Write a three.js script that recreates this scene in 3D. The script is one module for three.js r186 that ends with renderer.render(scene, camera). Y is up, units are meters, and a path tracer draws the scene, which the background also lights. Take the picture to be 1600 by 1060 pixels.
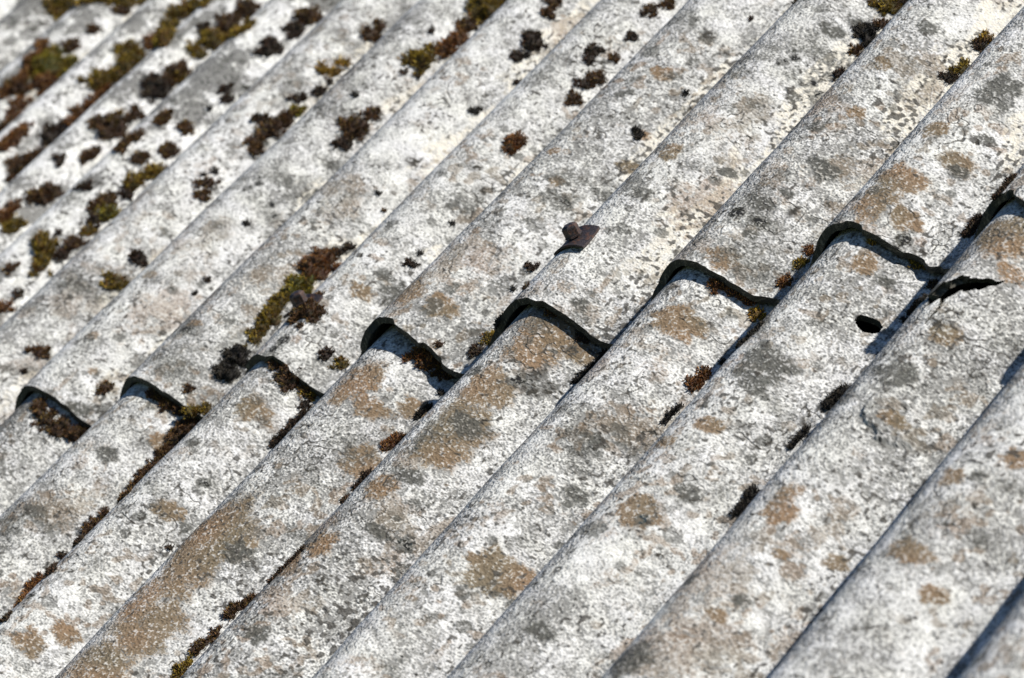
import * as THREE from 'three';

// ------------------------------------------------------------------ camera, sky, sun, exposure
// Roof frame: u along the eaves, v up the slope, n out of the roof. World: y up, metres.
const PITCH = 0.748, SP = Math.sin(PITCH), CP = Math.cos(PITCH), ROOF_Y = 2.3;
const toW = (u, v, n) => new THREE.Vector3(u, ROOF_Y + v * SP + n * CP, -v * CP + n * SP);
const dirW = (u, v, n) => new THREE.Vector3(u, v * SP + n * CP, -v * CP + n * SP);
const roofQ = new THREE.Quaternion().setFromRotationMatrix(new THREE.Matrix4().makeBasis(dirW(1, 0, 0), dirW(0, 1, 0), dirW(0, 0, 1)));
const CAM = { pos: [3.53249734, -2.28532551, 1.25279478], fwd: [-0.72918614, 0.60548003, -0.31887539], right: [0.67147159, 0.54321534, -0.50402678], up: [0.13196015, 0.58164511, 0.80266773], f: 7329.335 };

const scene = new THREE.Scene();
const camera = new THREE.PerspectiveCamera(8.272, 1600 / 1060, 0.1, 500);
camera.filmGauge = 36;
camera.position.copy(toW(...CAM.pos));
camera.up.copy(dirW(...CAM.up));
camera.lookAt(camera.position.clone().add(dirW(...CAM.fwd)));
camera.focus = 3.78;
camera.userData.fStop = 12.5;
scene.add(camera);

const renderer = new THREE.WebGLRenderer({ antialias: true });
renderer.toneMapping = THREE.LinearToneMapping;
renderer.toneMappingExposure = 1.57;
renderer.shadowMap.enabled = true;

const SUN_ROOF = [1.80, 1.75, 1.0];
const sunDir = dirW(...SUN_ROOF).normalize();
const sun = new THREE.DirectionalLight(new THREE.Color(1.0, 0.965, 0.905), 4.2);
sun.position.copy(toW(0.5, 0.2, 0).addScaledVector(sunDir, 12));
sun.target.position.copy(toW(0.5, 0.2, 0));
sun.castShadow = true;
sun.shadow.mapSize.set(4096, 4096);
Object.assign(sun.shadow.camera, { left: -3, right: 3, top: 3, bottom: -3, near: 0.5, far: 30 });
scene.add(sun, sun.target);

{ // clear blue daylight sky, computed
  const w = 256, h = 128, d = new Float32Array(w * h * 4);
  const v = new THREE.Vector3();
  for (let j = 0; j < h; j++) for (let i = 0; i < w; i++) {
    const th = ((j + 0.5) / h - 0.5) * Math.PI, ph = ((i + 0.5) / w - 0.5) * 2 * Math.PI;
    v.set(Math.cos(th) * Math.cos(ph), Math.sin(th), Math.cos(th) * Math.sin(ph));
    const e = Math.max(0, v.y), hz = Math.pow(1 - e, 3.2), c = Math.max(0, v.dot(sunDir));
    const glow = 0.22 * Math.pow(c, 8) + 0.5 * Math.pow(c, 60);
    let r = 0.060 + 0.26 * hz + glow, g = 0.155 + 0.35 * hz + glow * 0.95, b = 0.40 + 0.34 * hz + glow * 0.85;
    if (v.y < 0) { r = 0.10; g = 0.11; b = 0.08; }
    d.set([r * 0.40, g * 0.40, b * 0.40, 1], (j * w + i) * 4);
  }
  const t = new THREE.DataTexture(d, w, h, THREE.RGBAFormat, THREE.FloatType);
  t.mapping = THREE.EquirectangularReflectionMapping;
  t.magFilter = t.minFilter = THREE.LinearFilter; t.needsUpdate = true;
  scene.background = t; scene.environment = t;
}

// ------------------------------------------------------------------ noise
function hash(i, j) { let n = Math.imul(i, 374761393) + Math.imul(j, 668265263); n = Math.imul(n ^ (n >>> 13), 1274126177); n = Math.imul(n ^ (n >>> 15), 2246822519); return ((n ^ (n >>> 16)) >>> 0) / 4294967296; }
function vn(x, y) {
  const i = Math.floor(x), j = Math.floor(y), f = x - i, g = y - j;
  const a = f * f * (3 - 2 * f), b = g * g * (3 - 2 * g);
  const p = hash(i, j), q = hash(i + 1, j), r = hash(i, j + 1), w = hash(i + 1, j + 1);
  return p + (q - p) * a + (r - p) * b + (p - q - r + w) * a * b;
}
function fbm(x, y, oct) {
  let s = 0, a = 1, t = 0;
  for (let k = 0; k < oct; k++) { s += a * vn(x, y); t += a; a *= 0.55; const nx = (x * 0.8 - y * 0.6) * 2.03 + 17.3; y = (x * 0.6 + y * 0.8) * 2.03 + 5.7; x = nx; }
  return s / t;
}
const sm = (a, b, x) => { const t = Math.min(1, Math.max(0, (x - a) / (b - a))); return t * t * (3 - 2 * t); };
const mix = (a, b, t) => a + (b - a) * t;
function rng(seed) { let s = seed >>> 0; return () => { s = (s + 0x6D2B79F5) | 0; let t = Math.imul(s ^ (s >>> 15), 1 | s); t = (t + Math.imul(t ^ (t >>> 7), 61 | t)) ^ t; return ((t ^ (t >>> 14)) >>> 0) / 4294967296; }; }

// ------------------------------------------------------------------ the roof surface
const P = 0.177, AMP = 0.02736, GAP = 0.0106, THICK = 0.0065, VE = 0.0904;
const DUL = { 2: 0.006, 3: -0.011, 4: 0.012, 5: 0.007, 6: -0.002, 7: 0.001, 8: -0.01, 9: 0.01 };
const DUU = { '-4': 0.012, '-3': -0.003, '-2': -0.020, '-1': 0.001, 0: -0.002, 1: 0.005, 2: 0.007, 3: -0.008, 4: 0.012, 5: 0.008, 6: 0 };
const EDGE = { '-1': 0.02, 0: 0.026, 1: 0.002, 2: 0, 3: 0.006, 4: -0.008, 5: 0.006, 6: 0.012, 7: 0.012, 8: -0.062, 9: -0.062 };
const EDGE_LIFT = { 0: 0.001, 3: 0.006, 1: 0.002 };
const tab = (t, x) => { const i = Math.floor(x), f = x - i, a = t[i] || 0, b = t[i + 1] || 0; return a + (b - a) * f; };
const sheetStart = (u) => -11 + 5 * Math.floor((u / P + 11 + 0.36) / 5);
const lapLift = (u, s) => 0.007 * (1 - (u / P - s + 0.36) / 5) - 0.003;
const swell = (u, v, k) => 0.0050 * (fbm(u * 3.1 + k, v * 2.3 + 9, 2) - 0.5) + 0.0016 * (fbm(u * 22 + k, v * 17, 2) - 0.5);
const DIP = { 0: 0.008, 1: 0.010, 2: 0.012, 3: 0.019, 4: 0.015, 5: 0.006, 6: 0.003 };
const edgeV = (u) => VE + tab(EDGE, u / P) - (DIP[Math.floor(u / P)] || 0) * Math.sin(Math.PI * (u / P - Math.floor(u / P))) ** 2 + 0.0055 * (fbm(u * 24, 3.3, 2) - 0.5) + 0.0036 * (fbm(u * 130, 7.3, 3) - 0.5) + 0.0045 * sm(0.62, 0.72, fbm(u * 52 + 9, 1.3, 2));
// the jagged crack across crest 7 of the lower sheet
const CR = { u0: 1.192, u1: 1.287, v0: 0.0 };   // set after the hit function exists
const crackV = (u) => CR.v0 + CR.k * (u - CR.u0) + 0.012 * (fbm(u * 60, 1.7, 2) - 0.5) + 0.013 * (fbm(u * 210, 4.7, 2) - 0.5);
const crackW = (u) => { const t = (u - CR.u0) / (CR.u1 - CR.u0); return t < 0 || t > 1 ? 0 : 0.0120 * Math.pow(Math.sin(Math.PI * Math.pow(t, 0.75)), 0.9) * (0.15 + 1.6 * fbm(u * 150, 8.1, 3)); };
let FLK = null;
const LIFTL = { 8: -0.0032 };
const meander = (u, v) => 0.0060 * (fbm(u * 6 + 3, v * 5 + 60, 2) - 0.5);
function lowerTop(u, v, s = sheetStart(u)) {
  const uu = u - tab(DUL, u / P) + meander(u, v);
  let h = AMP * Math.cos(2 * Math.PI * uu / P) + lapLift(u, s) + tab(LIFTL, u / P) + swell(u, v, 40);
  if (CR.k !== undefined) {
    const t = (u - CR.u0) / (CR.u1 - CR.u0), d = v - crackV(u);
    if (t > 0 && t < 1 && d > -1e-7) h += 0.0075 * Math.exp(-d / 0.030) * Math.pow(Math.sin(Math.PI * t), 0.8) * (0.7 + 0.6 * fbm(u * 90, 5, 2));
  }
  if (FLK) { const du = (u - FLK.u) / 0.020, dv = (v - FLK.v) / 0.021, d = Math.hypot(du, dv); if (d < 2) h += 0.0036 * (1 - sm(0.80, 1.0, d + 0.9 * (fbm(u * 160, v * 160, 2) - 0.5))) * (0.7 + 0.3 * sm(0.6, -0.6, dv + du)) + 0.0007 * (fbm(u * 300, v * 300, 2) - 0.5) * (d < 1 ? 1 : 0); }
  return h;
}
function upperTop(u, v, s = sheetStart(u)) {
  const uu = u - tab(DUU, u / P) + meander(u, v), up = Math.max(0, v - VE);
  return AMP * Math.cos(2 * Math.PI * uu / P) + GAP + lapLift(u, s) + tab(EDGE_LIFT, u / P) * Math.exp(-up / 0.35) + swell(u, v, 80);
}
const topAt = (u, v) => (v >= edgeV(u) ? upperTop(u, v) : lowerTop(u, v));
// where the sight line through a point of the photograph meets the roof
function hit(px, py, lowerOnly) {
  const d = [0, 1, 2].map((k) => CAM.fwd[k] * CAM.f + CAM.right[k] * (px - 800) - CAM.up[k] * (py - 530));
  const L = Math.hypot(...d); for (let k = 0; k < 3; k++) d[k] /= L;
  const at = (t) => CAM.pos.map((p, k) => p + t * d[k]);
  const over = (t) => { const q = at(t); return q[2] - (lowerOnly ? lowerTop(q[0], q[1]) : topAt(q[0], q[1])); };
  let t = 2.2; while (t < 9 && over(t) > 0) t += 0.004;
  let a = t - 0.004, b = t; for (let k = 0; k < 24; k++) { const m = (a + b) / 2; if (over(m) > 0) a = m; else b = m; }
  const q = at(b);
  return { u: q[0], v: q[1], n: q[2], z: b, upper: !lowerOnly && q[1] >= edgeV(q[0]) };
}
{ const a = hit(1474, 455), b = hit(1564, 440); CR.k = (b.v - a.v) / (b.u - a.u); CR.u0 = a.u - 0.009; CR.u1 = b.u + 0.002; CR.v0 = a.v - 0.009 * CR.k; CR.vm = crackV((CR.u0 + CR.u1) / 2); }
const FLAKE = (() => { const h = hit(1396, 657); return { u: h.u, v: h.v }; })();
FLK = FLAKE;
const HOLE = (() => { const h = hit(1358, 508), e = hit(1377, 513); return { u: h.u, v: h.v, r: 0.0084 }; })();

// ------------------------------------------------------------------ lichen and stains seen in the photograph, at their places
// [x, y, radius, stretch up the slope] per kind; radius in photograph pixels
const MARKS = {
  brown: [[778, 896, 44, 1], [1405, 282, 36, 1.3], [1365, 318, 34, 1.8], [1500, 256, 24, 1], [1412, 340, 26, 1], [1130, 405, 26, 1.2], [688, 478, 26, 1.3], [640, 455, 30, 1.6],
    [1352, 410, 20, 1.3], [1560, 370, 44, 1.2], [1580, 430, 26, 1], [1480, 520, 20, 1], [870, 520, 60, 0.8], [820, 545, 46, 1], [1060, 500, 42, 1], [760, 610, 40, 1.6], [715, 665, 44, 1.8],
    [690, 700, 34, 1.6], [560, 720, 30, 1.4], [590, 760, 26, 1.2], [325, 845, 60, 1.8], [270, 905, 56, 1.8], [225, 975, 62, 1.6], [150, 1040, 60, 1.4], [500, 850, 24, 1.8],
    [455, 880, 20, 1.6], [265, 800, 22, 1], [250, 690, 20, 1], [395, 640, 26, 1.2], [560, 600, 40, 1.4], [585, 640, 28, 1], [1000, 800, 34, 1.3], [1215, 800, 26, 1.2], [1220, 868, 14, 1],
    [1230, 770, 22, 1.6], [1420, 860, 36, 1.1], [1460, 930, 22, 1], [1490, 745, 26, 1], [1120, 960, 16, 1], [1110, 665, 22, 1], [1040, 690, 18, 1], [1470, 525, 22, 1], [985, 262, 20, 1],
    [1048, 235, 18, 1.4], [1005, 210, 14, 1], [1380, 100, 14, 1], [1375, 92, 9, 1], [1340, 175, 14, 1.2], [1463, 202, 18, 1.5], [143, 525, 12, 1], [145, 580, 9, 1], [235, 430, 12, 1], [302, 505, 14, 1],
    [565, 455, 18, 1.3], [1035, 115, 18, 1], [870, 283, 12, 1], [865, 235, 12, 1], [1395, 655, 22, 1], [1590, 720, 30, 1], [40, 1000, 26, 1.2], [105, 990, 22, 1], [1310, 880, 20, 1], [650, 640, 26, 1]],
  dark: [[1290, 265, 27, 1], [1187, 316, 21, 1], [1230, 302, 12, 1], [1172, 366, 13, 1], [1000, 303, 20, 1], [970, 148, 11, 1], [1138, 270, 14, 1], [1275, 197, 15, 1], [725, 663, 28, 1], [622, 462, 26, 1.2],
    [375, 865, 28, 1], [165, 708, 20, 1], [905, 475, 14, 1], [1400, 585, 34, 1], [1190, 570, 42, 1.3], [1175, 600, 24, 1], [845, 985, 26, 1], [905, 775, 22, 1], [640, 745, 20, 1], [1570, 135, 26, 1.2], [1540, 150, 20, 1.2],
    [1500, 270, 16, 1], [1540, 220, 15, 1], [400, 990, 22, 1], [1345, 40, 16, 1], [1300, 48, 18, 1], [985, 145, 9, 1], [1075, 770, 22, 1], [1450, 45, 16, 1], [935, 690, 16, 1], [1240, 150, 14, 1],
    [985, 1030, 34, 1.5], [1080, 905, 16, 1], [590, 830, 18, 1], [120, 640, 18, 1], [600, 430, 14, 1], [1160, 940, 14, 1], [1385, 440, 15, 1], [50, 800, 20, 1], [1530, 745, 16, 1], [300, 690, 16, 1], [740, 580, 18, 1]],
  black: [[1316, 622, 22, 1.6], [1290, 640, 16, 1.5], [1262, 660, 12, 1.3], [1177, 770, 13, 1.6], [1152, 806, 16, 1.5], [1165, 790, 10, 1.4], [895, 548, 8, 2], [905, 590, 7, 2], [830, 612, 14, 1], [500, 905, 10, 1.6], [505, 915, 7, 1.4],
    [1110, 55, 13, 1], [1356, 56, 14, 1], [940, 690, 6, 3], [840, 585, 8, 2.4], [858, 610, 12, 1.5], [745, 260, 10, 1], [650, 255, 14, 1], [760, 300, 11, 1], [1240, 330, 8, 2], [1295, 320, 6, 1.6], [1440, 395, 14, 1],
    [1465, 505, 10, 1.4], [1443, 470, 8, 1], [1030, 865, 11, 1.4], [1040, 885, 8, 1], [1480, 90, 7, 1], [355, 140, 9, 1], [125, 350, 7, 1], [690, 560, 8, 1]],
};

// ------------------------------------------------------------------ procedural weathered fibre cement, one pair of textures per sheet
const SRGB = new Uint8Array(4097); for (let k = 0; k <= 4096; k++) { const x = k / 4096; SRGB[k] = Math.round(255 * (x <= 0.0031308 ? 12.92 * x : 1.055 * Math.pow(x, 1 / 2.4) - 0.055)); }
const enc = (x) => SRGB[Math.max(0, Math.min(4096, (x * 4096) | 0))];
const marksUV = [];
for (const kind of ['brown', 'dark', 'black']) for (const [x, y, r, st] of MARKS[kind]) { const h = hit(x, y); marksUV.push({ kind, u: h.u, v: h.v, r: r * h.z / CAM.f * (kind === 'dark' ? 1.0 : 1.12), st, upper: h.upper, str: x === 778 ? 1.3 : kind === 'black' ? 1 : 0.70 + 0.30 * vn(x * 0.77, y * 0.61) }); }

// lobed lichen rosettes of a few sizes, strewn at random: out = [white, dark, tan, scar]
const ROS = [0, 0, 0, 0];
function rosettes(x, y, s, k, warp) {
  const X = x / s, Y = y / (s * 1.2), ix = Math.floor(X), iy = Math.floor(Y);
  for (let b = -1; b <= 1; b++) for (let a = -1; a <= 1; a++) {
    const i = ix + a + k * 977, j = iy + b - k * 313, t = hash(i + 57, j + 91);
    if (t > 0.80) continue;
    const rr = hash(i - 21, j + 7), R = 0.16 + 0.42 * rr * rr, dx = X - (ix + a + 0.15 + 0.7 * hash(i, j)), dy = Y - (iy + b + 0.15 + 0.7 * hash(i + 5, j - 3));
    const d = Math.sqrt(dx * dx + dy * dy);
    if (d > R * 1.6) continue;
    const m = 1 - sm(0.80, 1.02, d / R + warp), q = t < 0.40 ? 0 : t < 0.56 ? 1 : t < 0.64 ? 2 : 3;
    if (m > ROS[q]) ROS[q] = m;
  }
}
function weathered(S, mmPerTexel) {
  S = { ...S, v0: S.v0 - 0.05, h: S.h + 0.05 };
  const W = Math.min(2048, Math.round(S.w * 1000 / mmPerTexel)), H = Math.min(2048, Math.round(S.h * 1000 / mmPerTexel));
  const mk = { brown: new Float32Array(W * H), dark: new Float32Array(W * H), black: new Float32Array(W * H) };
  for (const m of marksUV) {
    if (m.upper !== S.upper) continue;
    const ru = m.r * 1.35, rv = m.r * m.st * 1.35, a = mk[m.kind];
    const i0 = Math.max(0, Math.floor((m.u - ru * 1.4 - S.u0) / S.w * W)), i1 = Math.min(W - 1, Math.ceil((m.u + ru * 1.4 - S.u0) / S.w * W));
    const j0 = Math.max(0, Math.floor((m.v - rv * 1.4 - S.v0) / S.h * H)), j1 = Math.min(H - 1, Math.ceil((m.v + rv * 1.4 - S.v0) / S.h * H));
    for (let j = j0; j <= j1; j++) for (let i = i0; i <= i1; i++) {
      const du = (S.u0 + (i + 0.5) / W * S.w - m.u) / (m.r), dv = (S.v0 + (j + 0.5) / H * S.h - m.v) / (m.r * m.st);
      const ang = Math.atan2(dv, du), rag = 0.50 + 0.95 * fbm(3 + Math.cos(ang) * 2.2 + m.u * 50, 3 + Math.sin(ang) * 2.2 + m.v * 50, 3);
      const q = Math.hypot(du, dv) / rag;
      const e = (1 - sm(0.30, 1.35, q)) * m.str;
      if (e > a[j * W + i]) a[j * W + i] = e;
    }
  }
  const col = new Uint8Array(W * H * 4), bmp = new Uint8Array(W * H * 4), far = S.far;
  for (let j = 0; j < H; j++) {
    const v = S.v0 + (j + 0.5) / H * S.h, y = v * 1000;
    for (let i = 0; i < W; i++) {
      const u = S.u0 + (i + 0.5) / W * S.w, x = u * 1000 + S.seed * 733.1, o = j * W + i, q = o * 4;
      // grains are drawn out a little along the slope, as rain has left them
      const g0 = vn(x / 0.8 + 0.5 * vn(x / 3, y / 4), y / 1.25);
      const g1 = fbm(x / 1.9, y / 3.0, 2);
      const g2 = fbm(x / 6.0 + 40, y / 9.2 + 11, 3);
      const g3 = fbm(x / 24 + 7, y / 34 + 3, 3);
      const g4 = fbm(x / 90 + 70, y / 130 + 31, 2);
      // phase across the wave: 0 on a crest, 1 in a trough
      const tr = 0.5 - 0.5 * Math.cos(2 * Math.PI * u / P);
      // white lichen crust over grey cement, grains of a few millimetres in patches of a few centimetres
      const farness = far * sm(0.45, -0.45, u - 0.35 * (v - 0.6));
      ROS[0] = ROS[1] = ROS[2] = ROS[3] = 0;
      const warp = 1.5 * (g2 - 0.5) + 0.9 * (g1 - 0.5);
      rosettes(x, y, 24, 1, warp); rosettes(x + 500, y + 77, 11, 2, warp);
      const even = 0.78 + 0.5 * fbm(x / 55 + 210, y / 80 + 19, 2);   // how coarse the grain is, from place to place
      let c = mix((0.26 * g0 + 0.34 * g1) * even + 0.30 * (1 - even) + 0.24 * g2 + 0.16 * g3, 0.06 * g0 + 0.14 * g1 + 0.27 * g2 + 0.53 * g3, farness);
      c += 0.12 * (g4 - 0.5) + mix(0.026, 0.024, farness) + 0.06 * (g3 - 0.5) + 0.075 * ROS[0] - 0.05 * ROS[3];
      const w = mix(sm(0.37, 0.60, c), sm(0.44, 0.54, c + 0.20 * (g1 - 0.5)), farness);
      const cool = vn(x / 14 + 5, y / 15 + 8), top = mix(0.61, 0.70, farness) * (0.93 + 0.12 * ROS[0]);
      let r = mix(0.200, top, w), g = mix(0.197, top * 0.992, w), b = mix(0.186, top * mix(0.930, 0.985, cool), w);
      const fine = 0.70 + 0.60 * vn(x / 0.7 + 13, y / 0.9 + 5); r *= fine; g *= fine; b *= fine;
      // dark grains in the cement
      const spk = sm(0.58, 0.70, 0.50 * vn(x / 1.05 + 90, y / 1.7 + 60) + 0.28 * g1 + 0.30 * g2 + 0.22 * (0.5 - g4) - 0.04);
      const sk = 1 - 0.74 * spk * (1 - 0.35 * w);
      r *= sk; g *= sk * 0.995; b *= sk * 0.985;
      // grey-green dark lichen, scattered
      const dl = sm(0.60, 0.72, 0.50 * fbm(x / 20 + 300, y / 28 + 12, 3) + 0.30 * g1 + 0.20 * fbm(x / 150 + 9, y / 150 + 77, 2) + 0.025) * 0.85 + 0.75 * ROS[1] * sm(0.38, 0.58, fbm(x / 70 + 8, y / 70 + 4, 2));
      // washed cream strips in the troughs of the upper course
      if (S.upper) {
        const cr = sm(0.74, 0.84, tr + 0.95 * (fbm(x / 24 + 11, y / 70 + 50, 4) - 0.5)) * sm(0.16, 0.26, v + 0.25 * (g4 - 0.5)) * (1 - 0.5 * spk) * (1 - 0.7 * sm(0.5, 0.6, g1));
        r = mix(r, 0.66, cr * 0.85); g = mix(g, 0.615, cr * 0.85); b = mix(b, 0.52, cr * 0.85);
      }
      // ochre-brown lichen film, scattered and at the marks of the photograph
      const bs = 0.42 * fbm(x / 30 + 500, y / 44 + 150, 3) + 0.30 * fbm(x / 170 + 21, y / 200 + 6, 2) + 0.28 * (0.5 * g1 + 0.5 * g2) + (S.upper ? -0.028 : -0.006) + 0.10 * ROS[2];
      const frag = 0.20 * g0 + 0.34 * g1 + 0.34 * g2 + 0.30 * g3;
      const rag = sm(0.75, 0.91, 0.60 * mk.brown[o] + 0.92 * frag);
      const brn = Math.max(sm(0.560, 0.625, bs) * 0.60, mk.brown[o] > 0 ? Math.min(1, mk.brown[o] * 2.2) * rag * 0.95 : 0, 0.58 * sm(0.605, 0.68, fbm(x / 6.5 + 410, y / 9.5 + 33, 2)) * sm(0.47, 0.58, fbm(x / 80 + 14, y / 100 + 71, 2))) * (1 - 0.62 * sm(0.58, 0.68, 0.6 * g1 + 0.4 * g0)) * (1 - 0.85 * farness);
      const bt = 0.40 + 0.62 * g1 + 0.50 * g0, warm = vn(x / 22, y / 26 + 31);
      r = mix(r, mix(0.132, 0.200, warm) * bt, brn); g = mix(g, mix(0.102, 0.118, warm) * bt, brn); b = mix(b, mix(0.058, 0.057, warm) * bt, brn);
      // dark round lichens
      const dg = sm(0.68, 0.84, 0.62 * mk.dark[o] + 0.92 * frag);
      const dk = Math.max(dl, mk.dark[o] > 0 ? Math.min(1, mk.dark[o] * 2.2) * dg * 0.95 : 0) * (1 - 0.6 * sm(0.58, 0.70, 0.6 * g1 + 0.4 * g0));
      const dt = 0.5 + 1.0 * g0;
      r = mix(r, 0.056 * dt, dk * 0.96); g = mix(g, 0.055 * dt, dk * 0.96); b = mix(b, 0.046 * dt, dk * 0.96);
      // black crusts and pin-point tufts
      const bn = mk.black[o] * sm(0.36, 0.56, g1 + 0.25 * (g0 - 0.5));
      const dots = sm(0.775, 0.84, 0.62 * vn(x / 2.6 + 700, y / 3.6 + 800) + 0.22 * g1 + 0.28 * fbm(x / 60 + 3, y / 60 + 90, 2) + 0.02 * farness + 0.115 * sm(0.58, 0.84, tr + 0.30 * (g3 - 0.5)) * sm(0.42, 0.56, fbm(x / 70 + 31, y / 110 + 15, 2)));
      const ln = Math.abs(fbm(x / 17 + 61, y / 30 + 44, 3) - 0.5), crk = (1 - sm(0.004, 0.012, ln)) * sm(0.60, 0.68, fbm(x / 48 + 5, y / 60 + 2, 2) + 0.10 * (g1 - 0.5));
      const bk = Math.min(1, bn + dots * 0.85 + crk * 0.9);
      r = mix(r, 0.030, bk); g = mix(g, 0.026, bk); b = mix(b, 0.020, bk);
      col[q] = enc(r); col[q + 1] = enc(g); col[q + 2] = enc(b); col[q + 3] = 255;
      // relief: crust stands proud, grains and pits
      const h = 0.30 * w + 0.34 * g0 + 0.30 * g1 + 0.35 * (g2 - 0.3) - 0.28 * spk + 0.18 * dk + 0.12 * brn + 0.25 * (bn + dots) - 0.7 * crk + 0.15 * ROS[0];
      bmp[q] = bmp[q + 1] = bmp[q + 2] = Math.max(0, Math.min(255, h * 200)) | 0; bmp[q + 3] = 255;
    }
  }
  const tex = (d, srgb) => { const t = new THREE.DataTexture(d, W, H, THREE.RGBAFormat); t.magFilter = t.minFilter = THREE.LinearFilter; if (srgb) t.colorSpace = THREE.SRGBColorSpace; t.needsUpdate = true; return t; };
  return new THREE.MeshStandardMaterial({ map: tex(col, true), bumpMap: tex(bmp, false), bumpScale: 0.0016, roughness: 0.93, metalness: 0 });
}

// ------------------------------------------------------------------ helpers for things
const used = {};
function numbered(name) { const k = used[name] = (used[name] ?? -1) + 1; return k ? `${name}_${String(k).padStart(3, '0')}` : name; }
function tag(o, label, category, group) { o.userData.label = label; o.userData.category = category; if (group) o.userData.group = group; return o; }
function placeOnRoof(o, u, v, n) { o.position.copy(toW(u, v, n)); o.quaternion.copy(roofQ); o.castShadow = o.receiveShadow = true; return o; }

// ------------------------------------------------------------------ ground (outside the picture), and a dark panel added behind the openings to blacken them
{
  const g = new THREE.PlaneGeometry(400, 400); g.rotateX(-Math.PI / 2);
  const ground = new THREE.Mesh(g, new THREE.MeshStandardMaterial({ color: new THREE.Color(0.07, 0.10, 0.035), roughness: 1 }));
  ground.name = 'ground'; ground.userData.kind = 'structure'; ground.receiveShadow = true; scene.add(ground);
  const backing = new THREE.Mesh(new THREE.BoxGeometry(4.9, 3.0, 0.03), new THREE.MeshStandardMaterial({ color: new THREE.Color(0.035, 0.028, 0.022), roughness: 0.95 }));
  backing.name = 'dark_backing'; backing.userData.kind = 'structure';
  placeOnRoof(backing, 0.0, 0.5, -0.105); scene.add(backing);
}

// ------------------------------------------------------------------ the corrugated sheets
function spacing(a, b, step, fine) {   // grid lines, closer together inside the ranges of fine
  const L = [a]; let x = a;
  while (x < b - 1e-9) { let st = step; for (const [p, q, s] of fine) if (x > p - s && x < q) st = Math.min(st, s); x = Math.min(b, x + st); L.push(x); }
  return L;
}
// the cut edges and undersides get a darker, blotchy material
const darkEdgeMat = (() => {
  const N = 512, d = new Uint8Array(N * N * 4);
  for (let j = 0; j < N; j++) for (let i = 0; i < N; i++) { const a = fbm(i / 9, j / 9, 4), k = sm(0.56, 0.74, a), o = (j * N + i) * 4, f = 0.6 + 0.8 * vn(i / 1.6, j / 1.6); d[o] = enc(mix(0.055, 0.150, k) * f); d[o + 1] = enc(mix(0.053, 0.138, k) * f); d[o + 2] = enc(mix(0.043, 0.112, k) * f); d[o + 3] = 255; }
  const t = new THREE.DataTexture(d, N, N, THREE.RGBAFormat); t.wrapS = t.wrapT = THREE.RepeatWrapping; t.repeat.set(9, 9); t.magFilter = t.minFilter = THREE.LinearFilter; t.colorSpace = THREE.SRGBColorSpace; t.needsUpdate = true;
  return new THREE.MeshStandardMaterial({ map: t, roughness: 1 });
})();
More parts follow.
